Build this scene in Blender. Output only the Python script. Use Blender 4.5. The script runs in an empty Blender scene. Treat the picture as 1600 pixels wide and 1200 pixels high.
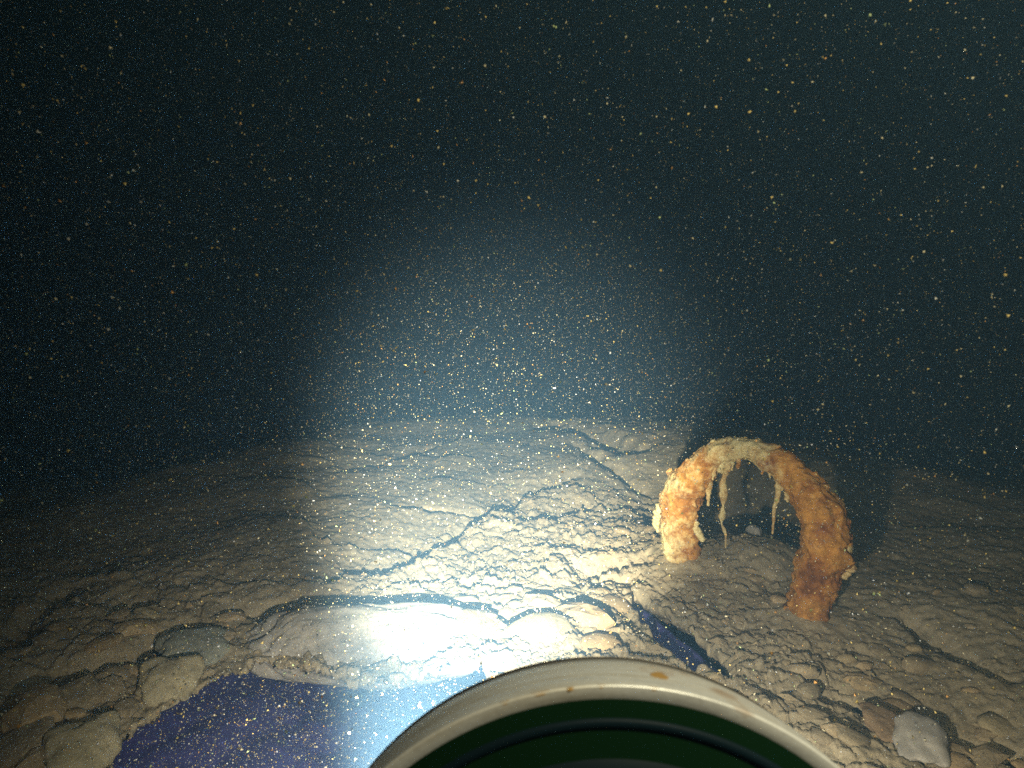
import bpy, math, random
import numpy as np
from mathutils import Vector, Matrix

random.seed(7)
RNG = np.random.default_rng(11)
SC = bpy.context.scene
COL = SC.collection

# ------------------------------------------------------------------ camera
CAM_H, PITCH, FPX = 0.80, math.radians(10.0), 1042.0
CAM = np.array([0.0, 0.0, CAM_H])
FWD = np.array([0.0, math.cos(PITCH), -math.sin(PITCH)])
UPV = np.array([0.0, math.sin(PITCH), math.cos(PITCH)])
RGT = np.array([1.0, 0.0, 0.0])
cd = bpy.data.cameras.new('camera')
cam = bpy.data.objects.new('camera', cd)
COL.objects.link(cam)
cam.location = CAM
cam.rotation_euler = (math.pi / 2 - PITCH, 0, 0)
cd.sensor_width = 36.0
cd.lens = 36.0 * FPX / 1600.0
cd.clip_start = 0.02
cd.clip_end = 200
cd.dof.use_dof = True
cd.dof.focus_distance = 1.6
cd.dof.aperture_fstop = 19
SC.camera = cam

def rig(x, y, z):
    """camera-frame metres (right, down, forward) -> world point of the vehicle's gear"""
    return CAM + RGT * x - UPV * y + FWD * z

def ray(u, v):
    return FWD + RGT * ((u - 800) / FPX) - UPV * ((v - 600) / FPX)

def ground(u, v, z0=0.0):
    d = ray(u, v)
    t = (z0 - CAM_H) / d[2]
    return CAM + d * t

# ------------------------------------------------------------------ world, lamps, exposure
w = bpy.data.worlds.new('World')
SC.world = w
w.use_nodes = True
bg = w.node_tree.nodes['Background']
bg.inputs[0].default_value = (0.06, 0.28, 0.22, 1)
bg.inputs[1].default_value = 0.010

def spot(name, pos, target_dir, power, half_deg, blend, col, radius):
    ld = bpy.data.lights.new(name, 'SPOT')
    ld.energy = power
    ld.spot_size = math.radians(half_deg * 2)
    ld.spot_blend = blend
    ld.color = col
    ld.shadow_soft_size = radius
    o = bpy.data.objects.new(name, ld)
    COL.objects.link(o)
    o.location = pos
    o.rotation_euler = Vector(target_dir).to_track_quat('-Z', 'Y').to_euler()
    return o

LAMP = rig(-0.06, 0.275, 0.275)
spot('search_lamp', LAMP, ray(825, 552), 700, 22.5, 0.78, (1.0, 0.94, 0.73), 0.010)
spot('search_lamp_spill', LAMP, ray(970, 980), 72, 55, 0.9, (1.0, 0.93, 0.78), 0.015)
spot('flood_lamp', rig(0.20, -0.26, -0.10), ray(1080, 800), 19, 72, 0.9, (1.0, 0.92, 0.62), 0.03)

SC.view_settings.view_transform = 'Standard'
SC.view_settings.look = 'None'
SC.view_settings.exposure = 0.0
SC.view_settings.gamma = 1.0
SC.view_settings.use_curve_mapping = False
cy = SC.cycles
cy.max_bounces = 6
cy.volume_bounces = 1
cy.use_denoising = False
cy.use_adaptive_sampling = False

# ------------------------------------------------------------------ helpers
def hash2(ix, iy, seed):
    h = (ix.astype(np.int64) * 374761393 + iy.astype(np.int64) * 668265263 + seed * 974634777) & 0xFFFFFFFF
    h = ((h ^ (h >> 13)) * 1274126177) & 0xFFFFFFFF
    h = ((h ^ (h >> 16)) * 2246822519) & 0xFFFFFFFF
    h = h ^ (h >> 15)
    return (h & 0xFFFFFF).astype(np.float64) / 0xFFFFFF

def vnoise(x, y, seed=0):
    ix, iy = np.floor(x), np.floor(y)
    fx, fy = x - ix, y - iy
    fx = fx * fx * fx * (fx * (fx * 6 - 15) + 10)
    fy = fy * fy * fy * (fy * (fy * 6 - 15) + 10)
    a, b = hash2(ix, iy, seed), hash2(ix + 1, iy, seed)
    c, d = hash2(ix, iy + 1, seed), hash2(ix + 1, iy + 1, seed)
    return (a + (b - a) * fx) * (1 - fy) + (c + (d - c) * fx) * fy - 0.5

def fbm(x, y, seed=0, octv=4, gain=0.5):
    s, a = 0.0, 1.0
    for k in range(octv):
        cs, sn = math.cos(0.7 * k), math.sin(0.7 * k)
        s = s + a * vnoise(x * cs - y * sn, x * sn + y * cs, seed + k * 17)
        x, y, a = x * 2.03, y * 2.03, a * gain
    return s

def plates(x, y, seed, tilt):
    """broken flakes: each cell of a jittered lattice is its own tilted, offset plate"""
    ix, iy = np.floor(x), np.floor(y)
    best = np.full(x.shape, 9.0); second = np.full(x.shape, 9.0)
    val = np.zeros(x.shape)
    for dx in (-1, 0, 1):
        for dy in (-1, 0, 1):
            cx, cy_ = ix + dx, iy + dy
            px = cx + hash2(cx, cy_, seed); py = cy_ + hash2(cx, cy_, seed + 1)
            d = np.hypot(x - px, y - py)
            tx = (hash2(cx, cy_, seed + 2) - 0.5) * tilt
            ty = (hash2(cx, cy_, seed + 3) - 0.25) * tilt
            hgt = hash2(cx, cy_, seed + 4) - 0.5 + tx * (x - px) + ty * (y - py)
            nb = d < best
            second = np.where(nb, best, np.minimum(second, d))
            val = np.where(nb, hgt, val)
            best = np.where(nb, d, best)
    return val, second - best

def sstep(a, b, x):
    t = np.clip((x - a) / (b - a), 0, 1)
    return t * t * (3 - 2 * t)

def polyline_dist(x, y, pts):
    best = np.full(x.shape, 1e9); side = np.zeros(x.shape); along = np.zeros(x.shape)
    n = len(pts) - 1
    for i in range(n):
        ax, ay = pts[i]; bx, by = pts[i + 1]
        ex, ey = bx - ax, by - ay
        t = np.clip(((x - ax) * ex + (y - ay) * ey) / (ex * ex + ey * ey), 0, 1)
        qx, qy = x - ax - ex * t, y - ay - ey * t
        d = np.hypot(qx, qy)
        nb = d < best
        best = np.where(nb, d, best)
        side = np.where(nb, np.sign(ex * qy - ey * qx), side)
        along = np.where(nb, (i + t) / n, along)
    return best, side, along

def polygon_sdf(x, y, pts):
    """signed distance (negative inside) and the direction from the point to the nearest edge point"""
    best = np.full(x.shape, 1e9); nx = np.zeros(x.shape); ny = np.zeros(x.shape)
    inside = np.zeros(x.shape, bool)
    n = len(pts)
    for i in range(n):
        ax, ay = pts[i]; bx, by = pts[(i + 1) % n]
        ex, ey = bx - ax, by - ay
        t = np.clip(((x - ax) * ex + (y - ay) * ey) / (ex * ex + ey * ey + 1e-12), 0, 1)
        qx, qy = ax + ex * t - x, ay + ey * t - y
        d = np.hypot(qx, qy)
        nb = d < best
        best = np.where(nb, d, best); nx = np.where(nb, qx, nx); ny = np.where(nb, qy, ny)
        cond = ((ay > y) != (by > y)) & (x < (bx - ax) * (y - ay) / (by - ay + 1e-12) + ax)
        inside ^= cond
    l = np.maximum(np.hypot(nx, ny), 1e-6)
    return np.where(inside, -best, best), nx / l, ny / l

def mesh_np(name, verts, faces, mat, smooth=True):
    me = bpy.data.meshes.new(name)
    verts = np.asarray(verts, np.float32); faces = np.asarray(faces, np.int32)
    k = faces.shape[1]
    me.vertices.add(len(verts)); me.vertices.foreach_set('co', verts.ravel())
    me.loops.add(faces.size); me.loops.foreach_set('vertex_index', faces.ravel())
    me.polygons.add(len(faces))
    me.polygons.foreach_set('loop_start', np.arange(0, faces.size, k, dtype=np.int32))
    me.polygons.foreach_set('loop_total', np.full(len(faces), k, np.int32))
    me.polygons.foreach_set('use_smooth', np.full(len(faces), smooth, bool))
    me.update(calc_edges=True); me.validate()
    if mat: me.materials.append(mat)
    return me

def link(name, me, parent=None, kind=None, label=None, cat=None, group=None):
    o = bpy.data.objects.new(name, me)
    COL.objects.link(o)
    if parent is not None: o.parent = parent
    if kind: o['kind'] = kind
    if label: o['label'] = label
    if cat: o['category'] = cat
    if group: o['group'] = group
    return o

# ------------------------------------------------------------------ materials
def new_mat(name):
    m = bpy.data.materials.new(name); m.use_nodes = True
    nt = m.node_tree
    return m, nt, nt.nodes['Principled BSDF']

def N(nt, t, **kw):
    n = nt.nodes.new(t)
    for k, v in kw.items(): setattr(n, k, v)
    return n

def noise(nt, scale, detail=4, rough=0.6, vec=None):
    n = N(nt, 'ShaderNodeTexNoise')
    n.inputs['Scale'].default_value = scale
    n.inputs['Detail'].default_value = detail
    n.inputs['Roughness'].default_value = rough
    if vec: nt.links.new(vec, n.inputs['Vector'])
    return n

def ramp(nt, src, stops):
    r = N(nt, 'ShaderNodeValToRGB')
    els = r.color_ramp.elements
    while len(els) < len(stops): els.new(0.5)
    for e, (p, c) in zip(els, stops):
        e.position = p; e.color = (*c, 1)
    nt.links.new(src, r.inputs[0])
    return r

def mixc(nt, fac, a, b, mode='MIX'):
    m = N(nt, 'ShaderNodeMix', data_type='RGBA', blend_type=mode)
    if isinstance(fac, float): m.inputs['Factor'].default_value = fac
    else: nt.links.new(fac, m.inputs['Factor'])
    for s, v in ((6, a), (7, b)):
        if isinstance(v, tuple): m.inputs[s].default_value = (*v, 1)
        else: nt.links.new(v, m.inputs[s])
    return m.outputs[2]

def silt_mat(name, c1, c2, c3, bump=0.35, speck=0.5, objinfo=False):
    m, nt, p = new_mat(name)
    geo = N(nt, 'ShaderNodeNewGeometry')
    pos = geo.outputs['Position']
    big = noise(nt, 3.2, 5, 0.62, pos)
    fine = noise(nt, 38, 6, 0.7, pos)
    grain = noise(nt, 330, 3, 0.7, pos)
    base = ramp(nt, big.outputs['Fac'], [(0.32, c1), (0.5, c2), (0.68, c3)]).outputs[0]
    f = ramp(nt, fine.outputs['Fac'], [(0.3, (0.55, 0.55, 0.55)), (0.62, (1.05, 1.03, 1.0))]).outputs[0]
    base = mixc(nt, 0.75, base, f, 'MULTIPLY')
    g = ramp(nt, grain.outputs['Fac'], [(0.35, (0.6, 0.6, 0.62)), (0.65, (1.1, 1.1, 1.08))]).outputs[0]
    base = mixc(nt, speck, base, g, 'MULTIPLY')
    if objinfo:
        oi = N(nt, 'ShaderNodeObjectInfo')
        v = ramp(nt, oi.outputs['Random'], [(0.0, (0.70, 0.72, 0.72)), (0.4, (1, 0.98, 0.94)), (0.7, (1.1, 1.0, 0.85)), (1.0, (0.9, 0.97, 0.95))]).outputs[0]
        base = mixc(nt, 0.9, base, v, 'MULTIPLY')
    nt.links.new(base, p.inputs['Base Color'])
    p.inputs['Roughness'].default_value = 0.92
    p.inputs['Specular IOR Level'].default_value = 0.15
    b1 = N(nt, 'ShaderNodeBump'); b1.inputs['Strength'].default_value = bump; b1.inputs['Distance'].default_value = 0.006
    nt.links.new(fine.outputs['Fac'], b1.inputs['Height'])
    b2 = N(nt, 'ShaderNodeBump'); b2.inputs['Strength'].default_value = bump; b2.inputs['Distance'].default_value = 0.0015
    nt.links.new(grain.outputs['Fac'], b2.inputs['Height'])
    nt.links.new(b1.outputs[0], b2.inputs['Normal'])
    nt.links.new(b2.outputs[0], p.inputs['Normal'])
    return m

M_SILT = silt_mat('silt', (0.32, 0.255, 0.150), (0.42, 0.340, 0.208), (0.48, 0.400, 0.262), 0.6)
M_STONE = silt_mat('silted_stone', (0.33, 0.25, 0.145), (0.43, 0.34, 0.205), (0.49, 0.40, 0.265), 0.7, 0.45, True)
M_PALE = silt_mat('pale_clay', (0.38, 0.34, 0.27), (0.43, 0.39, 0.32), (0.47, 0.43, 0.36), 0.12, 0.15)
M_HAZE_BLUE = silt_mat('floor_painted_haze_blue', (0.115, 0.105, 0.37), (0.15, 0.138, 0.45), (0.175, 0.16, 0.49), 0.6, 0.4)  # blue backscatter glow of hollow and fissure painted into the floor colour
M_OCHRE = silt_mat('ochre_stone', (0.40, 0.33, 0.17), (0.45, 0.38, 0.23), (0.48, 0.41, 0.27), 0.5, 0.4)
M_GREY = silt_mat('grey_green_stone', (0.27, 0.265, 0.20), (0.32, 0.315, 0.24), (0.36, 0.35, 0.27), 0.45, 0.4)
M_BROWN = silt_mat('brown_stone', (0.26, 0.18, 0.10), (0.34, 0.23, 0.13), (0.38, 0.27, 0.16), 0.6, 0.4)
M_DARK = silt_mat('dark_pebble', (0.05, 0.05, 0.045), (0.07, 0.065, 0.055), (0.09, 0.085, 0.07), 0.3, 0.3)

# rusty iron
M_RUST, nt, p = new_mat('rust')
geo = N(nt, 'ShaderNodeNewGeometry'); pos = geo.outputs['Position']
n1 = noise(nt, 9, 6, 0.65, pos); n2 = noise(nt, 42, 6, 0.7, pos); n3 = noise(nt, 190, 4, 0.7, pos)
rc = ramp(nt, n1.outputs['Fac'], [(0.30, (0.13, 0.046, 0.016)), (0.43, (0.36, 0.145, 0.030)), (0.56, (0.56, 0.28, 0.060)), (0.70, (0.26, 0.095, 0.032))]).outputs[0]
rf = ramp(nt, n2.outputs['Fac'], [(0.3, (0.5, 0.45, 0.42)), (0.62, (1.12, 1.08, 1.0))]).outputs[0]
rc = mixc(nt, 1.0, rc, rf, 'MULTIPLY')
att = N(nt, 'ShaderNodeAttribute', attribute_name='crust')
ma = N(nt, 'ShaderNodeMath', operation='ADD'); nt.links.new(att.outputs['Fac'], ma.inputs[0])
ms = N(nt, 'ShaderNodeMath', operation='MULTIPLY_ADD'); nt.links.new(n2.outputs['Fac'], ms.inputs[0]); ms.inputs[1].default_value = 1.5; ms.inputs[2].default_value = -0.75
nt.links.new(ms.outputs[0], ma.inputs[1])
cm = ramp(nt, ma.outputs[0], [(0.30, (0, 0, 0)), (0.78, (1, 1, 1))])
cream = ramp(nt, n3.outputs['Fac'], [(0.3, (0.44, 0.32, 0.10)), (0.60, (0.74, 0.62, 0.32))]).outputs[0]
rc = mixc(nt, cm.outputs[0], rc, cream)
nt.links.new(rc, p.inputs['Base Color'])
p.inputs['Roughness'].default_value = 0.85; p.inputs['Specular IOR Level'].default_value = 0.2
b1 = N(nt, 'ShaderNodeBump'); b1.inputs['Strength'].default_value = 0.8; b1.inputs['Distance'].default_value = 0.008
nt.links.new(n2.outputs['Fac'], b1.inputs['Height'])
b2 = N(nt, 'ShaderNodeBump'); b2.inputs['Strength'].default_value = 0.6; b2.inputs['Distance'].default_value = 0.002
nt.links.new(n3.outputs['Fac'], b2.inputs['Height']); nt.links.new(b1.outputs[0], b2.inputs['Normal'])
nt.links.new(b2.outputs[0], p.inputs['Normal'])

# housing materials
M_METAL, nt, p = new_mat('worn_bare_metal')
geo = N(nt, 'ShaderNodeTexCoord'); pos = geo.outputs['Object']
mp = N(nt, 'ShaderNodeMapping'); mp.inputs['Scale'].default_value = (14, 14, 260)
nt.links.new(pos, mp.inputs['Vector'])
n1 = noise(nt, 1.0, 5, 0.6, mp.outputs[0]); n2 = noise(nt, 26, 5, 0.65, pos); n3 = noise(nt, 420, 4, 0.7, pos)
c = ramp(nt, n1.outputs['Fac'], [(0.28, (0.45, 0.43, 0.40)), (0.42, (0.78, 0.74, 0.67)), (0.54, (0.93, 0.92, 0.90)), (0.70, (0.72, 0.72, 0.72))]).outputs[0]
g = ramp(nt, n3.outputs['Fac'], [(0.3, (0.6, 0.58, 0.55)), (0.6, (1.05, 1.05, 1.05))]).outputs[0]
c = mixc(nt, 0.3, c, g, 'MULTIPLY')
rm = ramp(nt, n2.outputs['Fac'], [(0.62, (0, 0, 0)), (0.74, (1, 1, 1))]).outputs[0]
c = mixc(nt, rm, c, (0.46, 0.27, 0.13))
nt.links.new(c, p.inputs['Base Color']); p.inputs['Metallic'].default_value = 0.25
rr = ramp(nt, n1.outputs['Fac'], [(0.3, (0.6, 0.6, 0.6)), (0.7, (0.3, 0.3, 0.3))]).outputs[0]
nt.links.new(rr, p.inputs['Roughness'])
b1 = N(nt, 'ShaderNodeBump'); b1.inputs['Strength'].default_value = 0.2; b1.inputs['Distance'].default_value = 0.0004
nt.links.new(n3.outputs['Fac'], b1.inputs['Height']); nt.links.new(b1.outputs[0], p.inputs['Normal'])
M_BLACK, nt, p = new_mat('dark_edge')
p.inputs['Base Color'].default_value = (0.035, 0.032, 0.03, 1); p.inputs['Roughness'].default_value = 0.5
M_ORANGE, nt, p = new_mat('rust_scale')
p.inputs['Base Color'].default_value = (0.42, 0.25, 0.08, 1); p.inputs['Roughness'].default_value = 0.8
M_GLASS, nt, p = new_mat('dark_green_port')
p.inputs['Base Color'].default_value = (0.0036, 0.020, 0.0055, 1); p.inputs['Roughness'].default_value = 0.5; p.inputs['Specular IOR Level'].default_value = 0.08
M_BLUEBLACK, nt, p = new_mat('blue_black_ring')
p.inputs['Base Color'].default_value = (0.0042, 0.0125, 0.018, 1); p.inputs['Roughness'].default_value = 0.5; p.inputs['Specular IOR Level'].default_value = 0.08

M_MOTE, nt, p = new_mat('suspended_particles')
at = N(nt, 'ShaderNodeAttribute', attribute_name='tint')
nt.links.new(at.outputs['Color'], p.inputs['Base Color'])
p.inputs['Roughness'].default_value = 0.6

# ------------------------------------------------------------------ seabed
G2 = lambda L: [tuple(ground(u, v)[:2]) for u, v in L]
PIT = G2([(168, 1185), (180, 1150), (205, 1118), (232, 1098), (275, 1085), (292, 1062), (335, 1044), (400, 1034), (470, 1042),
          (540, 1053), (610, 1060), (650, 1060), (700, 1044), (742, 1036), (758, 1052), (770, 1080), (900, 1150), (930, 1260), (880, 1420), (200, 1420)])
FISS = G2([(980, 906), (1012, 922), (1045, 952), (1082, 980), (1118, 1006), (1142, 1030), (1152, 1066), (1126, 1056), (1090, 1038), (1052, 1020), (1020, 998), (998, 965)])
CRACKS = [
    ([(500, 915), (560, 894), (600, 890), (650, 862), (700, 835), (745, 802), (790, 788), (806, 772), (850, 756), (912, 734)], 0.010, 0.085, 0.030),
    ([(825, 660), (870, 661), (920, 672), (965, 690), (1000, 705)], 0.050, 0.10, 0.03),
    ([(885, 686), (940, 713), (975, 730), (1020, 748)], 0.022, 0.05, 0.015),
    ([(500, 738), (600, 716), (680, 692), (770, 672)], 0.012, 0.025, 0.01),
    ([(600, 787), (700, 787), (770, 790)], 0.009, 0.03, 0.008),
    ([(795, 806), (850, 800), (900, 786), (925, 772)], 0.014, 0.05, 0.02),
    ([(885, 880), (950, 878), (1000, 872), (1030, 872)], 0.020, 0.06, 0.015),
    ([(890, 900), (960, 893), (1010, 900)], 0.010, 0.04, 0.01),
    ([(330, 958), (430, 950), (500, 938), (560, 943)], 0.018, 0.045, 0.0),
    ([(330, 960), (260, 985), (215, 1020), (130, 1040), (60, 1062), (-20, 1105)], 0.016, 0.05, 0.015),
    ([(170, 948), (225, 940), (250, 935)], 0.014, 0.04, 0.01),
    ([(0, 1020), (60, 960), (120, 905)], 0.02, 0.035, 0.01),
    ([(1250, 1062), (1320, 1078), (1380, 1105), (1450, 1122), (1560, 1160), (1620, 1185)], 0.013, 0.05, 0.015),
    ([(1400, 950), (1450, 985), (1520, 1030), (1600, 1075)], 0.014, 0.03, 0.012),
    ([(1180, 900), (1240, 945), (1320, 975)], 0.010, 0.02, 0.006),
    ([(590, 955), (640, 942), (700, 955), (760, 962), (800, 985), (850, 990)], 0.008, 0.05, 0.012),
    ([(620, 905), (690, 900), (760, 915), (830, 905)], 0.007, 0.03, 0.010),
]
FA, FB = ground(1064, 876), ground(1258, 952)
CRACKS = [(G2(L), a, b, c) for L, a, b, c in CRACKS]

def project(x, y):
    dx, dy, dz = x, y, -CAM_H
    zf = np.maximum(dy * FWD[1] + dz * FWD[2], 1e-3)
    return 800 + FPX * dx / zf, 600 - FPX * (dy * UPV[1] + dz * UPV[2]) / zf

def flaky(x, y):
    """1 where the crust is broken into flakes, on this side of the long crack"""
    m = sstep(-0.10, 0.25, (x + 0.34) - 0.42 * (y - 1.75) + 0.25 * fbm(x * 2, y * 2, 91, 3))
    return m * sstep(2.75, 1.9, y + 0.5 * fbm(x * 3, y * 3, 93, 3)) * sstep(0.95, 0.35, x)

def height(x, y):
    r = np.hypot(x, y)
    wx = x + 0.06 * fbm(x * 5, y * 5, 5, 3); wy = y + 0.06 * fbm(x * 5, y * 5, 8, 3)
    z = 0.05 * fbm(x * 1.6, y * 1.6, 1, 3)
    fl = flaky(x, y)
    z = z + (0.007 + 0.009 * fl) * fbm(x * 9, y * 9, 21, 5, 0.55)
    rough = 0.06 + 0.70 * fl + 0.5 * sstep(-0.45, -0.8, x) * sstep(1.9, 1.5, y) + 0.12 * sstep(0.8, 1.1, x)
    rough = np.clip(rough, 0, 1.1)
    p1, e1 = plates(wx * 16, wy * 21, 41, 1.6)
    p2, e2 = plates(wx * 38 + 7, wy * 50, 61, 1.5)
    p3, e3 = plates(wx * 85 + 3, wy * 105, 71, 1.2)
    z = z + rough * (0.014 * p1 + 0.0075 * p2 * (0.6 + fl) + 0.003 * p3)
    z = z - rough * 0.007 * np.exp(-(e1 / 0.07) ** 2) - rough * 0.0035 * np.exp(-(e2 / 0.09) ** 2)
    # overlapping crust layers: each rises away from the lamp and breaks off
    f = wy * 9.5 - wx * 2.2 + 1.4 * fbm(x * 2.6, y * 2.6, 31, 4)
    saw = f - np.floor(f)
    z = z + fl * 0.018 * np.where(saw < 0.94, saw / 0.94, (1 - saw) / 0.06) * sstep(-0.12, 0.2, fbm(x * 4, y * 4, 35, 3))
    f2 = wy * 3.2 + wx * 1.1 + 1.2 * fbm(x * 1.3, y * 1.3, 37, 4)
    saw = f2 - np.floor(f2)
    z = z + (1 - fl) * 0.011 * np.where(saw < 0.96, saw / 0.96, (1 - saw) / 0.04) * sstep(0.08, 0.3, fbm(x * 2, y * 2, 38, 3))
    z = z + 0.0050 * fbm(x * 55, y * 75, 51, 4, 0.6)
    jx = x + 0.018 * fbm(x * 14, y * 14, 55, 4); jy = y + 0.018 * fbm(x * 14, y * 14, 57, 4)
    for L, wd, dp, st in CRACKS:
        d, s, al = polyline_dist(jx, jy, L)
        taper = np.clip(np.minimum(al, 1 - al) * 7, 0, 1)
        wv = 1.5 * wd * (0.7 + 0.9 * (0.5 + vnoise(x * 18, y * 18, 77)))
        dp = dp if wd == 0.010 and dp > 0.08 else dp * 0.7
        st = st if dp > 0.08 else st * 0.7
        z = z - taper * dp * np.exp(-(d / wv) ** 2) - 1.7 * taper * st * np.where(s > 0, 1, 0) * np.exp(-d / 0.16)
    for fx, fy in ((FA[0], FA[1]), (FB[0], FB[1])):       # silt banked round the feet of the arch
        k = np.exp(-(((x - fx) ** 2 + (y - fy) ** 2) / 0.11 ** 2))
        z = z + k * (0.012 - 0.8 * z)
    mx, my = ground(1168, 868)[:2]                        # silt bank between the legs, scour behind it
    z = z + 0.045 * np.exp(-(((x - mx) / 0.17) ** 2 + ((y - my) / 0.12) ** 2))
    z = z - 0.16 * np.exp(-(((x - mx - 0.12) / 0.30) ** 2 + ((y - my - 0.52) / 0.26) ** 2))
    # the mound falls away into the dark
    crest = 3.25 - 0.60 * ((x - 0.15) / 1.2) ** 2 + 0.25 * fbm(x * 1.2, y * 1.2, 81, 3)
    crest = np.maximum(crest, 1.7)
    dd = np.maximum(y - crest, 0)
    z = z - 0.13 * dd ** 2 / (1 + 0.12 * dd)
    return np.maximum(z, -1.5)

def undercut(x, y, z, poly, depth, under, seed, jit):
    jx = x + jit * fbm(x * 16, y * 16, seed, 5, 0.6); jy = y + jit * fbm(x * 16, y * 16, seed + 9, 5, 0.6)
    sd, nx, ny = polygon_sdf(jx, jy, poly)
    t = np.maximum(-sd, 0)
    lip = sstep(0.0, 0.010, t)
    go = sstep(0.006, 0.028, t)
    wob = 1 + 0.35 * fbm(x * 8, y * 8, seed + 4, 3)
    z2 = z - lip * 0.014 - go * depth * wob
    off = under * go
    return x + nx * off, y + ny * off, z2, sd

def build_seabed():
    fine = np.linspace(-42, 42, 800)
    left = np.linspace(-180, -42, 60)[:-1]; right = np.linspace(42, 180, 60)[1:]
    ang = np.radians(np.concatenate([left, fine, right]))
    rad = np.concatenate([np.geomspace(0.12, 0.7, 50)[:-1], np.geomspace(0.7, 4.6, 520)[:-1], np.geomspace(4.6, 60, 60)])
    A, R = np.meshgrid(ang, rad)
    x, y = R * np.sin(A), R * np.cos(A)
    z = height(x, y)
    x, y, z, sd1 = undercut(x, y, z, PIT, 0.09, 0.50, 201, 0.035)
    x, y, z, sd2 = undercut(x, y, z, FISS, 0.06, 0.08, 301, 0.012)
    nr, na = R.shape
    idx = np.arange(nr * na).reshape(nr, na)
    q = np.stack([idx[:-1, :-1], idx[1:, :-1], idx[1:, 1:], idx[:-1, 1:]], -1).reshape(-1, 4)
    q = q[:, ::-1]
    gone = ((sd1 < -0.036) | (sd2 < -0.026)).ravel()
    q = q[~gone[q].any(1)]
    me = mesh_np('seabed', np.stack([x, y, z], -1).reshape(-1, 3), q, M_SILT)
    return link('seabed', me, kind='structure')
SEABED = build_seabed()

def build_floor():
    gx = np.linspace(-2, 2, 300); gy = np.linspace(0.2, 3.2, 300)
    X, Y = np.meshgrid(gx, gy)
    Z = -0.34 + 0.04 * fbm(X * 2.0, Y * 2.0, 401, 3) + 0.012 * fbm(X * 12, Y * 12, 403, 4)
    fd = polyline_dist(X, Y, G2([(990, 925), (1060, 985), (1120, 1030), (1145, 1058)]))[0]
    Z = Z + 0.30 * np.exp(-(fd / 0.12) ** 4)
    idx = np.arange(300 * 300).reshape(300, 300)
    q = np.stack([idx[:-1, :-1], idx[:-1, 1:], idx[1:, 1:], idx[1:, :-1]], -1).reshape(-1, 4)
    return link('hollow_floor', mesh_np('hollow_floor', np.stack([X, Y, Z], -1).reshape(-1, 3), q, M_HAZE_BLUE), kind='structure')
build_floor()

def hz(x, y):
    return float(height(np.array([x]), np.array([y]))[0])

# ------------------------------------------------------------------ haze (the silty water)
def box_mesh(name, lo, hi):
    (x0, y0, z0), (x1, y1, z1) = lo, hi
    v = [(x0, y0, z0), (x1, y0, z0), (x1, y1, z0), (x0, y1, z0), (x0, y0, z1), (x1, y0, z1), (x1, y1, z1), (x0, y1, z1)]
    f = [(3, 2, 1, 0), (4, 5, 6, 7), (0, 1, 5, 4), (1, 2, 6, 5), (2, 3, 7, 6), (3, 0, 4, 7)]
    return mesh_np(name, v, f, None, False)
hm = bpy.data.materials.new('turbid_water'); hm.use_nodes = True
nt = hm.node_tree; nt.nodes.clear()
out = N(nt, 'ShaderNodeOutputMaterial'); pv = N(nt, 'ShaderNodeVolumePrincipled')
pv.inputs['Color'].default_value = (0.24, 0.49, 0.78, 1)
pv.inputs['Density'].default_value = 0.115
pv.inputs['Anisotropy'].default_value = 0.15
nt.links.new(pv.outputs[0], out.inputs['Volume'])
hme = box_mesh('haze', (-64, -64, -4.0), (64, 64, 4.0)); hme.materials.append(hm)
link('haze', hme, kind='stuff', label='blue green silty water filling the dark around the lamp beam', cat='water')

# ------------------------------------------------------------------ stones
def stone_mesh(name, mat, seed, nseg=11, flat=0.35, rough=0.22, rings=(0.0, 0.42, 0.78, 1.0, 0.86), zs=(1.0, 0.94, 0.62, 0.0, -0.8), sharp=False):
    """irregular flake: a domed broken outline with its own thickness (unit size)"""
    r = np.random.default_rng(seed)
    an = np.sort(np.linspace(0, 2 * math.pi, nseg, endpoint=False) + r.uniform(-0.2, 0.2, nseg))
    rad = 1 + r.uniform(-rough, rough, nseg) + 0.12 * np.sin(2 * an + r.uniform(0, 6))
    v = [(r.uniform(-.1, .1), r.uniform(-.1, .1), flat * zs[0])]
    for k in range(1, len(rings)):
        for i in range(nseg):
            q = rings[k] * rad[i] * (1 + r.uniform(-0.06, 0.06))
            v.append((q * math.cos(an[i]), q * math.sin(an[i]), flat * (zs[k] + r.uniform(-0.10, 0.10))))
    f = []
    for i in range(nseg): f.append((0, 1 + i, 1 + (i + 1) % nseg))
    for k in range(len(rings) - 2):
        a, b = 1 + k * nseg, 1 + (k + 1) * nseg
        for i in range(nseg):
            j = (i + 1) % nseg
            f.append((a + i, b + i, b + j)); f.append((a + i, b + j, a + j))
    return mesh_np(name, v, f, mat, not sharp)

PROTO = [stone_mesh('stone', M_STONE, 500 + i, nseg=9, flat=random.uniform(0.2, 0.42), rough=0.25, sharp=(i % 2 == 0)) for i in range(10)]

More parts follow.
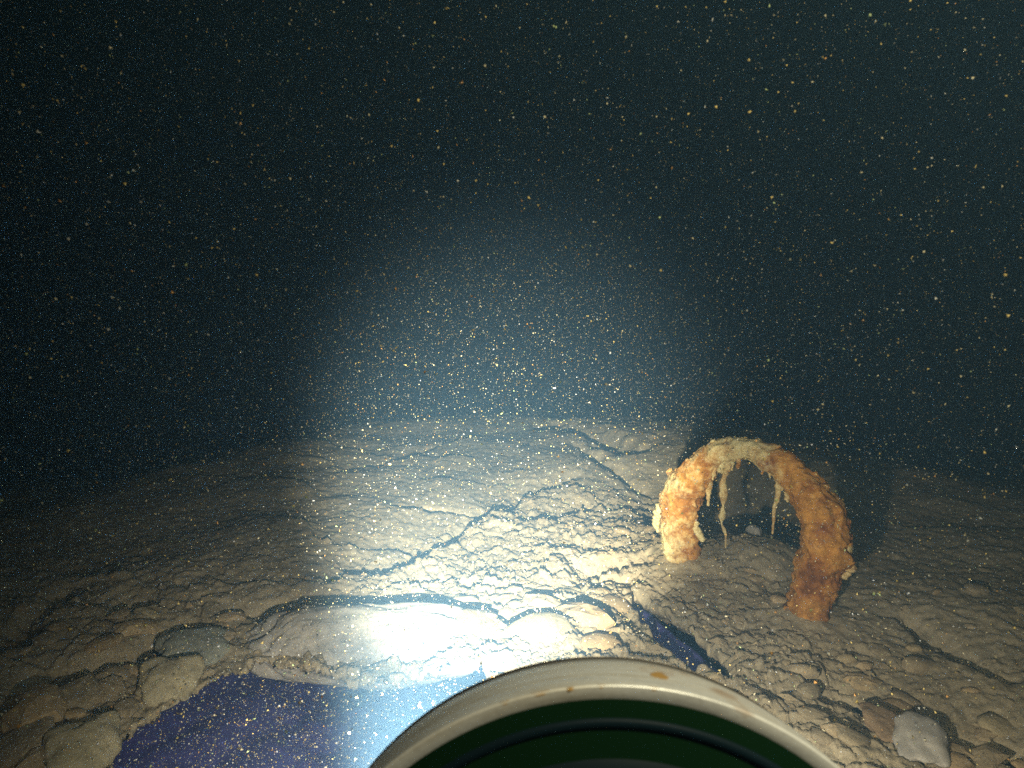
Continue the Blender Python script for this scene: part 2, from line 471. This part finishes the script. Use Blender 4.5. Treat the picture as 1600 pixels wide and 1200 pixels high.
def blob(name, mat, seed, sx, sy, sz, lump=0.12, n=40, m=22, squash=2.4):
    """a larger boulder: superellipsoid with folds and pits"""
    th = np.linspace(0, 2 * math.pi, n, endpoint=False); ph = np.linspace(0.002, math.pi - 0.002, m)
    T, P = np.meshgrid(th, ph)
    e = 2 / squash
    sg = lambda a: np.sign(a) * np.abs(a) ** e
    X = sg(np.sin(P)) * sg(np.cos(T)); Y = sg(np.sin(P)) * sg(np.sin(T)); Z = np.sign(np.cos(P)) * np.abs(np.cos(P)) ** 0.9
    d = 1 + lump * 1.6 * fbm(X * 1.1 + seed + 0.3 * Z, Y * 1.1 - 0.3 * Z, seed, 2) + 0.45 * lump * fbm(X * 3 + Z, Y * 3 - Z, seed + 5, 5, 0.6)
    d = d - 0.0
    V = np.stack([X * d * sx, Y * d * sy, Z * d * sz], -1).reshape(-1, 3)
    idx = np.arange(n * m).reshape(m, n)
    a = idx[:-1]; b = idx[1:]
    q = np.stack([a, b, np.roll(b, -1, 1), np.roll(a, -1, 1)], -1).reshape(-1, 4)
    return mesh_np(name, V, q, mat)

def seat(o, u, v, dz=0.0, rz=0.0, tilt=(0, 0)):
    g = ground(u, v)
    o.location = (g[0], g[1], hz(g[0], g[1]) + dz)
    o.rotation_euler = (tilt[0], tilt[1], rz)

# the named stones
BIG = link('boulder', blob('boulder', M_PALE, 71, 0.25, 0.096, 0.062, 0.24, 160, 90, 2.5),
           label='large smooth pale clay boulder, half blown out white by the lamp, overhanging the blue hollow', cat='boulder')
seat(BIG, 560, 997, -0.012, math.radians(4), (math.radians(12), 0))

def named(u, v, wpx, dpx, hfac, mat, seed, label, rz=0.0, tilt=(0, 0), dz=0.0, cat='stone'):
    g = ground(u, v); z = g[1] * FWD[1] - CAM_H * FWD[2]
    sx = 0.5 * wpx * z / FPX
    sy = 0.5 * dpx * z / FPX / 0.55
    o = link('stone', blob('stone', mat, seed, sx, sy, min(sx, sy) * hfac, 0.34, 44, 26, 2.6), label=label, cat=cat)
    seat(o, u, v, dz, rz, tilt)
    return o
named(258, 1062, 84, 52, 0.34, M_OCHRE, 11, 'yellow ochre flat stone at the rim of the blue hollow, below the grey-green slab', 0.1, (0.35, 0), 0.012)
named(298, 1012, 112, 40, 0.35, M_GREY, 23, 'grey-green flat slab lying just behind the yellow ochre stone', 0.3, (0.2, -0.05), 0.012)
named(135, 1172, 92, 66, 0.30, M_OCHRE, 37, 'broad tan stone in the lower left corner at the edge of the hollow', 0.6, (0.2, 0.1), 0.01)
named(1386, 1132, 56, 46, 0.35, M_BROWN, 43, 'orange-brown stone lying right of the metal-rimmed housing', 0.2, (0.1, 0), 0.008)
named(1436, 1160, 66, 56, 0.3, M_PALE, 47, 'smooth pale grey stone lying beside the orange-brown stone', -0.5, (0.1, 0), 0.006)
named(1176, 848, 24, 14, 1.0, M_PALE, 53, 'small pale pointed stone under the rusty arch', 0.7, (0.2, 0.3), 0.008)
named(1030, 808, 1, 1, 1, M_PALE, 1, 'x') if False else None
named(820, 704, 12, 5, 0.9, M_DARK, 59, 'small dark pebble on the pale far rise, the one nearer the middle', 0, (0, 0), 0.01, 'pebble')
named(700, 688, 16, 5, 0.9, M_DARK, 61, 'small dark pebble on the pale far rise, the one farther left', 0, (0, 0), 0.01, 'pebble')

# embedded stones and flakes: parts of the seabed
count = 0
def flake(u, v, wpx, asp=0.6, lift=0.0, tl=0.18):
    global count
    g = ground(u, v)
    x, y = float(g[0]), float(g[1])
    if polygon_sdf(np.array([x]), np.array([y]), PIT)[0][0] < 0.02: return None
    if polygon_sdf(np.array([x]), np.array([y]), FISS)[0][0] < 0.006 + 0.4 * wpx * y / FPX: return None
    z = y * FWD[1] - CAM_H * FWD[2]
    s = 0.5 * wpx * z / FPX
    o = link('stone', random.choice(PROTO[::2] if u < 360 else PROTO), SEABED)
    o.location = (x, y, hz(x, y) + lift * s)
    o.rotation_euler = (random.uniform(-0.05, tl), random.uniform(-tl, tl), random.uniform(-0.5, 0.5))
    o.scale = (s, s * asp * random.uniform(0.8, 1.3), s * random.uniform(0.7, 1.3))
    count += 1
    return o
# larger slabs read off the photograph
for (u, v, wp, a) in [(735, 985, 110, 0.7), (850, 1002, 110, 0.55), (905, 972, 120, 0.6), (985, 968, 76, 1.0), (848, 948, 92, 0.6),
                      (655, 955, 60, 0.5), (620, 968, 50, 0.5), (955, 938, 64, 0.6), (1000, 1000, 70, 0.8), (930, 1015, 80, 0.6),
                      (780, 1020, 60, 0.6), (885, 920, 54, 0.5), (800, 935, 60, 0.5), (720, 935, 64, 0.5), (1050, 1030, 60, 0.8),
                      (60, 1120, 120, 0.8), (115, 1090, 90, 0.8), (170, 1075, 70, 0.9), (30, 1165, 130, 0.8), (95, 1060, 100, 0.5),
                      (200, 1040, 60, 0.6), (215, 985, 70, 0.5), (160, 1010, 80, 0.5), (315, 1040, 40, 0.8), (345, 990, 60, 0.6),
                      (228, 962, 46, 0.5), (20, 1095, 60, 0.6), (310, 978, 50, 0.5), (360, 965, 50, 0.5), (180, 1130, 50, 1.1),
                      (70, 1190, 90, 0.7), (190, 1100, 40, 0.9), (270, 1090, 30, 0.8),
                      (1330, 1160, 60, 0.8), (1300, 1120, 50, 0.7), (1490, 1130, 60, 0.6), (1480, 1180, 70, 0.7), (1400, 1090, 70, 0.5),
                      (1560, 1120, 80, 0.5), (1440, 1030, 70, 0.5), (1250, 1045, 60, 0.4), (1350, 1050, 70, 0.4), (1540, 1175, 70, 0.6)]:
    flake(u, v, wp, a, 0.12 if u < 350 else 0.0, 0.26)
tries = 0
while count < 290 and tries < 4000:
    tries += 1
    k = random.random()
    if k < 0.72: u, v, s = random.gauss(850, 130), random.triangular(790, 1015, 930), random.triangular(10, 46, 16)
    elif k < 0.87: u, v, s = random.uniform(-10, 350), random.uniform(950, 1190), random.triangular(18, 60, 26)
    else: u, v, s = random.uniform(1080, 1600), random.uniform(880, 1190), random.triangular(12, 50, 18)
    if k < 0.72 and (u < 590 or u > 1240 or (v - 780) < (760 - u) * 0.55): continue
    s *= 0.6 + 0.4 * (v - 780) / 200
    flake(u, v, s, random.uniform(0.4, 0.8), random.uniform(-0.1, 0.12) + (0.12 if k > 0.72 else 0))

# crumbs too small to pick apart
def crumbs(n):
    V, F = [], []
    base = np.array([(1, 0, 0), (-1, 0, 0), (0, 1, 0), (0, -1, 0), (0, 0, 1), (0, 0, -1)], float)
    tri = np.array([(0, 2, 4), (2, 1, 4), (1, 3, 4), (3, 0, 4), (2, 0, 5), (1, 2, 5), (3, 1, 5), (0, 3, 5)])
    x = RNG.normal(0.1, 0.55, n); y = RNG.uniform(1.05, 2.7, n)
    fl = flaky(x, y)
    keep = RNG.uniform(0, 1, n) < 0.12 + fl
    x, y = x[keep], y[keep]
    s1 = polygon_sdf(x, y, PIT)[0]; s2 = polygon_sdf(x, y, FISS)[0]
    k2 = (s1 > 0.03) & (s2 > 0.015)
    x, y = x[k2], y[k2]; n = len(x)
    z = height(x, y)
    s = RNG.lognormal(math.log(0.0042), 0.5, n)
    v = base[None] * (s[:, None, None]) * RNG.uniform(0.5, 1.4, (n, 6, 1)) * np.array([1.3, 1.0, 0.55])
    a = RNG.uniform(0, 6.28, n); ca, sa = np.cos(a), np.sin(a)
    vx = v[..., 0] * ca[:, None] - v[..., 1] * sa[:, None]; vy = v[..., 0] * sa[:, None] + v[..., 1] * ca[:, None]
    P = np.stack([vx + x[:, None], vy + y[:, None], v[..., 2] + z[:, None] + 0.001], -1).reshape(-1, 3)
    Fc = (tri[None] + (np.arange(n) * 6)[:, None, None]).reshape(-1, 3)
    return mesh_np('silt_crumbs', P, Fc, M_STONE, False)
link('silt_crumbs', crumbs(9000), SEABED, kind='stuff')

# ------------------------------------------------------------------ the rusty arch
FA, FB = ground(1064, 876), ground(1258, 952)
PN = np.array([-(FB - FA)[1], (FB - FA)[0], 0.0]); PN /= np.linalg.norm(PN)
def on_plane(u, v, off=0.0):
    d = ray(u, v)
    t = np.dot(FA + PN * off - CAM, PN) / np.dot(d, PN)
    return CAM + d * t, t
def catmull(P, n):
    P = np.asarray(P, float)
    out = []
    m = len(P) - 1
    for s in np.linspace(0, m - 1e-6, n):
        i = int(s); t = s - i
        p0, p1, p2, p3 = P[max(i - 1, 0)], P[i], P[i + 1], P[min(i + 2, m)]
        out.append(0.5 * ((2 * p1) + (-p0 + p2) * t + (2 * p0 - 5 * p1 + 4 * p2 - p3) * t * t + (-p0 + 3 * p1 - 3 * p2 + p3) * t ** 3))
    return np.array(out)
def noise3(P, s, seed):
    x, y, z = P[..., 0] * s, P[..., 1] * s, P[..., 2] * s
    return (fbm(x + 0.5 * z, y + 3.1, seed, 4, 0.55) + fbm(y - 0.3 * x, z + 1.7, seed + 3, 4, 0.55) + fbm(z + 0.4 * y, x, seed + 6, 4, 0.55))
def tube(C, Rr, nseg, ref, lump, seed, sc1, sc2, cap=True):
    n = len(C)
    T = np.gradient(C, axis=0); T /= np.linalg.norm(T, axis=1)[:, None]
    B = np.cross(T, ref); B /= np.linalg.norm(B, axis=1)[:, None]
    Nn = np.cross(B, T)
    th = np.linspace(0, 2 * math.pi, nseg, endpoint=False)
    dirs = B[:, None] * np.cos(th)[None, :, None] + Nn[:, None] * np.sin(th)[None, :, None]
    P = C[:, None] + dirs * Rr[:, None, None]
    d = 1 + lump * noise3(P, sc1, seed) + 0.45 * lump * noise3(P, sc2, seed + 20)
    P = C[:, None] + dirs * (Rr[:, None] * d)[..., None]
    V = P.reshape(-1, 3)
    idx = np.arange(n * nseg).reshape(n, nseg)
    a, b = idx[:-1], idx[1:]
    q = np.stack([a, np.roll(a, -1, 1), np.roll(b, -1, 1), b], -1).reshape(-1, 4)
    if cap:
        V = np.concatenate([V, C[:1] - T[:1] * Rr[0] * 0.4, C[-1:] + T[-1:] * Rr[-1] * 0.6])
        c0, c1 = n * nseg, n * nseg + 1
        e0 = np.stack([np.full(nseg, c0), np.roll(idx[0], -1), idx[0], idx[0]], -1)
        e1 = np.stack([np.full(nseg, c1), idx[-1], np.roll(idx[-1], -1), np.roll(idx[-1], -1)], -1)
        tri = np.concatenate([e0[:, :3], e1[:, :3]])
        q2 = np.concatenate([np.concatenate([q[:, [0, 1, 2]], q[:, [0, 2, 3]]]), tri])
        return V, q2, dirs
    return V, q, dirs

def set_crust(me, vals):
    a = me.attributes.new('crust', 'FLOAT', 'POINT')
    a.data.foreach_set('value', np.asarray(vals, np.float32))

ARCH = link('rusty_arch', None, label='rust-orange iron ring standing as an arch in the silt, hung with rusticles', cat='iron ring')
ARCH.location = (FA + FB) / 2
inv = -np.array(ARCH.location)
PATH = [(1066, 925, 30), (1063, 880, 32), (1061, 845, 31), (1060, 810, 31), (1064, 778, 32), (1080, 748, 29), (1103, 721, 25), (1133, 705, 21),
        (1168, 701, 18), (1204, 715, 23), (1237, 739, 28), (1265, 774, 35), (1284, 812, 38), (1288, 850, 40), (1280, 888, 39), (1268, 920, 36), (1258, 955, 35), (1250, 990, 34)]
C, R = [], []
for u, v, r in PATH:
    p_, t_ = on_plane(u, v); C.append(p_); R.append(r * t_ / FPX)
CR = catmull(np.column_stack([C, R]), 210)
Cc, Rc = CR[:, :3], CR[:, 3]
V, F, dirs = tube(Cc, Rc * 0.90, 64, PN, 0.19, 7, 24, 110)
V0 = V[:-2].copy()
me = mesh_np('ring_body', V + inv, F, M_RUST)
s = np.linspace(0, 1, len(Cc))
cr = 0.20 + 0.54 * np.exp(-((s - 0.46) / 0.10) ** 2) + 0.22 * np.exp(-((s - 0.15) / 0.08) ** 2) + 0.10 * np.exp(-((s - 0.30) / 0.08) ** 2) - 0.12 * sstep(0.68, 0.8, s)
up = dirs[..., 2]; lf = -dirs[..., 0]
cv = cr[:, None] + 0.16 * up * np.exp(-((s - 0.45) / 0.2) ** 2)[:, None] + 0.25 * lf * (s < 0.3)[:, None] + 0.22 * noise3(V[:-2].reshape(len(Cc), -1, 3), 12, 33)
set_crust(me, np.concatenate([cv.ravel(), [0.3, 0.3]]))
link('ring_body', me, ARCH)

def rusticle(pts, r0, r1, crust, seed, off=0.0, knots=(), kind='rusticle'):
    C, R = [], []
    k = len(pts)
    for i, (u, v) in enumerate(pts):
        p_, t_ = on_plane(u, v, off); C.append(p_); R.append((r0 + (r1 - r0) * (i / (k - 1)) ** 0.6) * t_ / FPX)
    q = catmull(np.column_stack([C, R]), 40)
    c, r = q[:, :3], q[:, 3].copy()
    r *= 1 + 0.5 * vnoise(np.arange(40) * 0.45, np.full(40, seed * 1.7), seed)
    ss = np.linspace(0, 1, 40)
    for kp, ks in knots: r *= 1 + ks * np.exp(-((ss - kp) / 0.05) ** 2)
    c = c + 0.0022 * np.column_stack([vnoise(ss * 9, np.full(40, seed), seed), vnoise(ss * 9, np.full(40, seed + 5.), seed), ss * 0])
    V, F, _ = tube(c, r, 12, PN, 0.35, seed, 90, 220)
    me = mesh_np(kind, V + inv, F, M_RUST)
    set_crust(me, np.full(len(V), crust))
    return link(kind, me, ARCH)
rusticle([(1112, 728), (1110, 742), (1107, 760), (1107, 775), (1106, 790)], 9, 2, 0.62, 1, 0.01, ((0.5, .5),))
rusticle([(1116, 730), (1115, 742), (1114, 750)], 6, 1.6, 0.55, 2, -0.01)
rusticle([(1140, 715), (1136, 730), (1131, 750), (1131, 775), (1129, 800), (1127, 818), (1133, 832), (1133, 856)], 8, 1.1, 0.65, 3, 0.0, ((0.63, .9), (0.42, .4), (0.84, .5)))
rusticle([(1130, 718), (1127, 732), (1127, 738)], 9, 3, 0.8, 4, -0.01)
rusticle([(1154, 714), (1154, 724), (1154, 732)], 6, 2, 0.4, 5)
rusticle([(1191, 722), (1192, 732), (1191, 741)], 5, 1.8, 0.35, 6)
rusticle([(1204, 728), (1212, 742), (1216, 758), (1215, 775), (1210, 795), (1209, 815), (1207, 834)], 7, 1.5, 0.62, 7, 0.0, ((0.35, .5), (0.55, .4)))
rusticle([(1233, 752), (1233, 766), (1230, 776), (1231, 784)], 11, 3, 0.62, 8)
rusticle([(1222, 750), (1223, 760), (1221, 766)], 7, 2, 0.5, 9)
rusticle([(1034, 790), (1027, 806), (1025, 820), (1029, 831)], 10, 3, 0.9, 10, -0.01)
rusticle([(1310, 835), (1318, 855), (1324, 875), (1326, 890), (1318, 902)], 14, 5, 0.6, 11, 0.02, ((0.7, .5),))
rusticle([(1312, 862), (1309, 880), (1303, 895), (1302, 912)], 6, 2, 0.55, 12, 0.015)
rusticle([(1086, 815), (1088, 826), (1093, 836), (1098, 845)], 6, 5, 0.8, 13)

for k in range(14):                                # short drips along the underside
    i = random.choice([random.randint(84, 122), random.randint(118, 150), random.randint(62, 90)])
    c = Cc[i]; d = c - CAM; t = np.dot(d, FWD)
    u0 = 800 + FPX * np.dot(d, RGT) / t; v0 = 600 - FPX * np.dot(d, UPV) / t
    rp_ = Rc[i] * FPX / t
    ln = random.uniform(5, 16)
    rusticle([(u0, v0 + rp_ * 0.6), (u0 + random.uniform(-1, 1), v0 + rp_ * 0.9), (u0 + random.uniform(-2, 2), v0 + rp_ * 0.9 + ln)],
             random.uniform(4, 8), random.uniform(1, 1.8), random.uniform(0.25, 0.75), 40 + k, random.uniform(-0.02, 0.02))
# scabs of scale breaking the outline, too small to pick apart
Vs, Fs, Cs = [], [], []
nb = 0
Pb = V0.reshape(len(Cc), -1, 3)
for k in range(900):
    i = random.randrange(6, len(Cc) - 6); j = random.randrange(Pb.shape[1])
    c = Pb[i, j]; nrm = dirs[i, j]
    if abs(np.dot(nrm, c - CAM)) / np.linalg.norm(c - CAM) > 0.4: continue
    sc = random.lognormvariate(math.log(0.0030), 0.5)
    n_ = 7
    t1 = np.cross(nrm, np.array([0.3, 0.2, 1.0])); t1 /= np.linalg.norm(t1); t2 = np.cross(nrm, t1)
    ring = []
    for q in range(n_):
        a_ = q * 2 * math.pi / n_; rr = sc * random.uniform(0.6, 1.4)
        ring.append(c + t1 * rr * math.cos(a_) * 1.5 + t2 * rr * math.sin(a_) + nrm * sc * random.uniform(-0.25, 0.45))
    Vs += [c + nrm * sc * random.uniform(0.3, 0.7)] + ring + [c - nrm * sc * 0.5]
    for q in range(n_):
        Fs.append((nb, nb + 1 + q, nb + 1 + (q + 1) % n_)); Fs.append((nb + n_ + 1, nb + 1 + (q + 1) % n_, nb + 1 + q))
    cval = float(cv[i, j]) + random.uniform(-0.1, 0.22)
    Cs += [cval] * (n_ + 2); nb += n_ + 2
me = mesh_np('rust_scale', np.array(Vs) + inv, Fs, M_RUST, True)
set_crust(me, Cs)
link('rust_scale', me, ARCH, kind='stuff')

# ------------------------------------------------------------------ housing at the bottom of the frame
HOUS = link('port_housing', None, label='round metal-rimmed housing with a dark green face at the bottom edge', cat='housing')
HZ = 0.20
hc = rig(157 / FPX * HZ, 1027 / FPX * HZ, HZ)
HOUS.location = hc
ax = 0.0316
Fw = FWD + RGT * 0.155 * 0.0 + RGT * 0.16 * 0 ; 
HOUS.rotation_euler = Matrix((RGT, -UPV, FWD)).transposed().to_euler()   # local x right, y down, z forward
RH = 549 / FPX * HZ
def lathe(name, prof, mat, parent, n=200, close=False):
    prof = np.asarray(prof, float)
    th = np.linspace(0, 2 * math.pi, n, endpoint=False)
    V = np.stack([prof[:, 0][:, None] * np.cos(th), prof[:, 0][:, None] * np.sin(th), np.repeat(prof[:, 1][:, None], n, 1)], -1).reshape(-1, 3)
    m = len(prof)
    idx = np.arange(m * n).reshape(m, n)
    a, b = idx[:-1], idx[1:]
    if close: a, b = idx, np.roll(idx, -1, 0)
    q = np.stack([a, b, np.roll(b, -1, 1), np.roll(a, -1, 1)], -1).reshape(-1, 4)
    me = mesh_np(name, V, q, mat)
    return link(name, me, parent)
rz = lambda z: RH + .0012 - .0044 * (z / .031)
lathe('rim', [(RH + .0002, .0012), (RH + .0008, .0012), (rz(.0022), .0022), (rz(.006) + .0002, .006), (rz(.012) + .0005, .012), (rz(.018) + .0006, .018), (rz(.024) + .0003, .024), (rz(.0285), .0285), (rz(.03) - .0012, .030), (RH - .008, .0302), (RH - .008, .004)], M_METAL, HOUS, close=True)
lathe('front_lip', [(RH - .010, .0306), (rz(.031), .0306), (rz(.032) + .0003, .032), (rz(.0335) - .0002, .0335), (RH - .010, .0340)], M_BLACK, HOUS, close=True)
lathe('face', [(0.0002, 0.004), (RH * 0.55, 0.0035), (RH + .0001, 0.0025)], M_GLASS, HOUS)
lathe('face_ring', [(RH - .0125, .0023), (RH - .0120, .0014), (RH - .0100, .0014), (RH - .0095, .0023)], M_BLUEBLACK, HOUS)
lathe('face_boss', [(0.0002, -.001), (RH * .74, -.001), (RH * .79, .0026)], M_BLUEBLACK, HOUS)
lathe('seal', [(RH - .0008, .0024), (RH - .0005, .0016), (RH + .0000, .0014), (RH + .0003, .0018)], M_BLACK, HOUS)
lathe('back_plate', [(RH - .010, .0346), (RH - .016, .040), (0.0003, .041)], M_BLACK, HOUS)
# flecks of rust scale on the rim's near edge
def fleck(a0, a1, r0, r1, z0, z1):
    n = 7
    th = np.linspace(a0, a1, n)
    V, F = [], []
    for i, t in enumerate(th):
        k = math.sin(math.pi * (i + .4) / (n - .2)) * random.uniform(.7, 1)
        rm, dz = (r0 + r1) / 2, (z1 - z0) / 2 * k
        zc = (z0 + z1) / 2
        for r_, z_ in ((r0, zc - dz), (r1, zc), (r0, zc + dz)): V.append((r_ * math.cos(t), r_ * math.sin(t), z_))
    for i in range(n - 1):
        for k in range(2):
            F.append((i * 3 + k, i * 3 + k + 1, i * 3 + k + 4, i * 3 + k + 3))
    link('rust_fleck', mesh_np('rust_fleck', V, F, M_ORANGE), HOUS)
A0 = -math.pi / 2
for a, wd, z0, z1 in ((-0.205, .055, .0009, .0021), (-0.12, .022, .0008, .0018), (-0.03, .02, .001, .0019), (0.12, .03, .001, .0019), (0.16, .055, .009, .016), (-0.31, .03, .001, .002)):
    fleck(A0 + a - wd / 2, A0 + a + wd / 2, (rz(.012) + .0006 if z0 > .005 else RH + .0001), (rz(.012) + .0008 if z0 > .005 else RH + .0010), z0, z1)

# ------------------------------------------------------------------ silt hanging in the water
def motes(n):
    x = RNG.uniform(-2.5, 2.5, n); y = RNG.uniform(0.15, 3.6, n); z = RNG.uniform(-0.35, 2.3, n)
    ok = (np.abs(x) < 0.40 + 0.82 * y) & (z < 1.05 + 0.45 * y)
    for _ in range(6):
        b_ = np.flatnonzero(~ok)
        x[b_] = RNG.uniform(-2.9, 2.9, len(b_)); y[b_] = RNG.uniform(0.15, 3.6, len(b_)); z[b_] = RNG.uniform(-0.35, 2.4, len(b_))
        ok = (np.abs(x) < 0.40 + 0.82 * y) & (z < 1.05 + 0.45 * y)
    k = n // 16                                    # silt stirred up off the hollow
    x[:k] = RNG.normal(-0.34, 0.26, k); y[:k] = RNG.uniform(0.5, 1.2, k); z[:k] = RNG.normal(0.0, 0.14, k)
    d = np.sqrt(x ** 2 + y ** 2 + (z - CAM_H) ** 2)
    hmap = height(x, y)
    inpit = polygon_sdf(x, y, PIT)[0] < -0.03
    keep = (d > 0.32) & ((z > hmap + 0.004) | inpit)
    keep &= np.linalg.norm(np.stack([x, y, z], -1) - LAMP, axis=1) > 0.10
    keep &= np.linalg.norm(np.stack([x, y, z], -1) - hc, axis=1) > 0.15
    x, y, z = x[keep], y[keep], z[keep]; n = len(x)
    s = np.clip(RNG.lognormal(math.log(0.00056), 0.60, n), 0.00025, 0.0022)
    near = np.linalg.norm(np.stack([x, y, z], -1) - LAMP, axis=1)
    s = s * np.clip(0.45 + 0.5 * near, 0.5, 1.0)
    s = np.minimum(s, np.maximum(0.0018 * d[keep], 0.0004))
    base = np.array([(1, 1, 1), (-1, -1, 1), (-1, 1, -1), (1, -1, -1)], float) * 0.8
    tri = np.array([(0, 1, 2), (0, 3, 1), (0, 2, 3), (1, 3, 2)])
    v = base[None] * s[:, None, None] * RNG.uniform(0.55, 1.5, (n, 4, 1))
    Q = RNG.normal(size=(n, 3, 3)); Q = np.linalg.qr(Q)[0]
    v = np.einsum('nij,nkj->nki', Q, v) + np.stack([x, y, z], -1)[:, None]
    F = (tri[None] + (np.arange(n) * 4)[:, None, None]).reshape(-1, 3)
    me = mesh_np('drifting_silt', v.reshape(-1, 3), F, M_MOTE, True)
    pal = np.array([(0.42, 0.37, 0.24), (0.52, 0.39, 0.13), (0.40, 0.40, 0.38), (0.48, 0.25, 0.07), (0.32, 0.38, 0.18)])
    ch = pal[RNG.choice(5, n, p=[.36, .26, .20, .08, .10])]
    rgba = np.concatenate([np.repeat(ch, 4, 0), np.ones((n * 4, 1))], 1).astype(np.float32)
    a = me.color_attributes.new('tint', 'FLOAT_COLOR', 'POINT')
    a.data.foreach_set('color', rgba.ravel())
    return me
link('drifting_silt', motes(470000), kind='stuff', label='yellow and white silt particles drifting through the dark water', cat='silt')
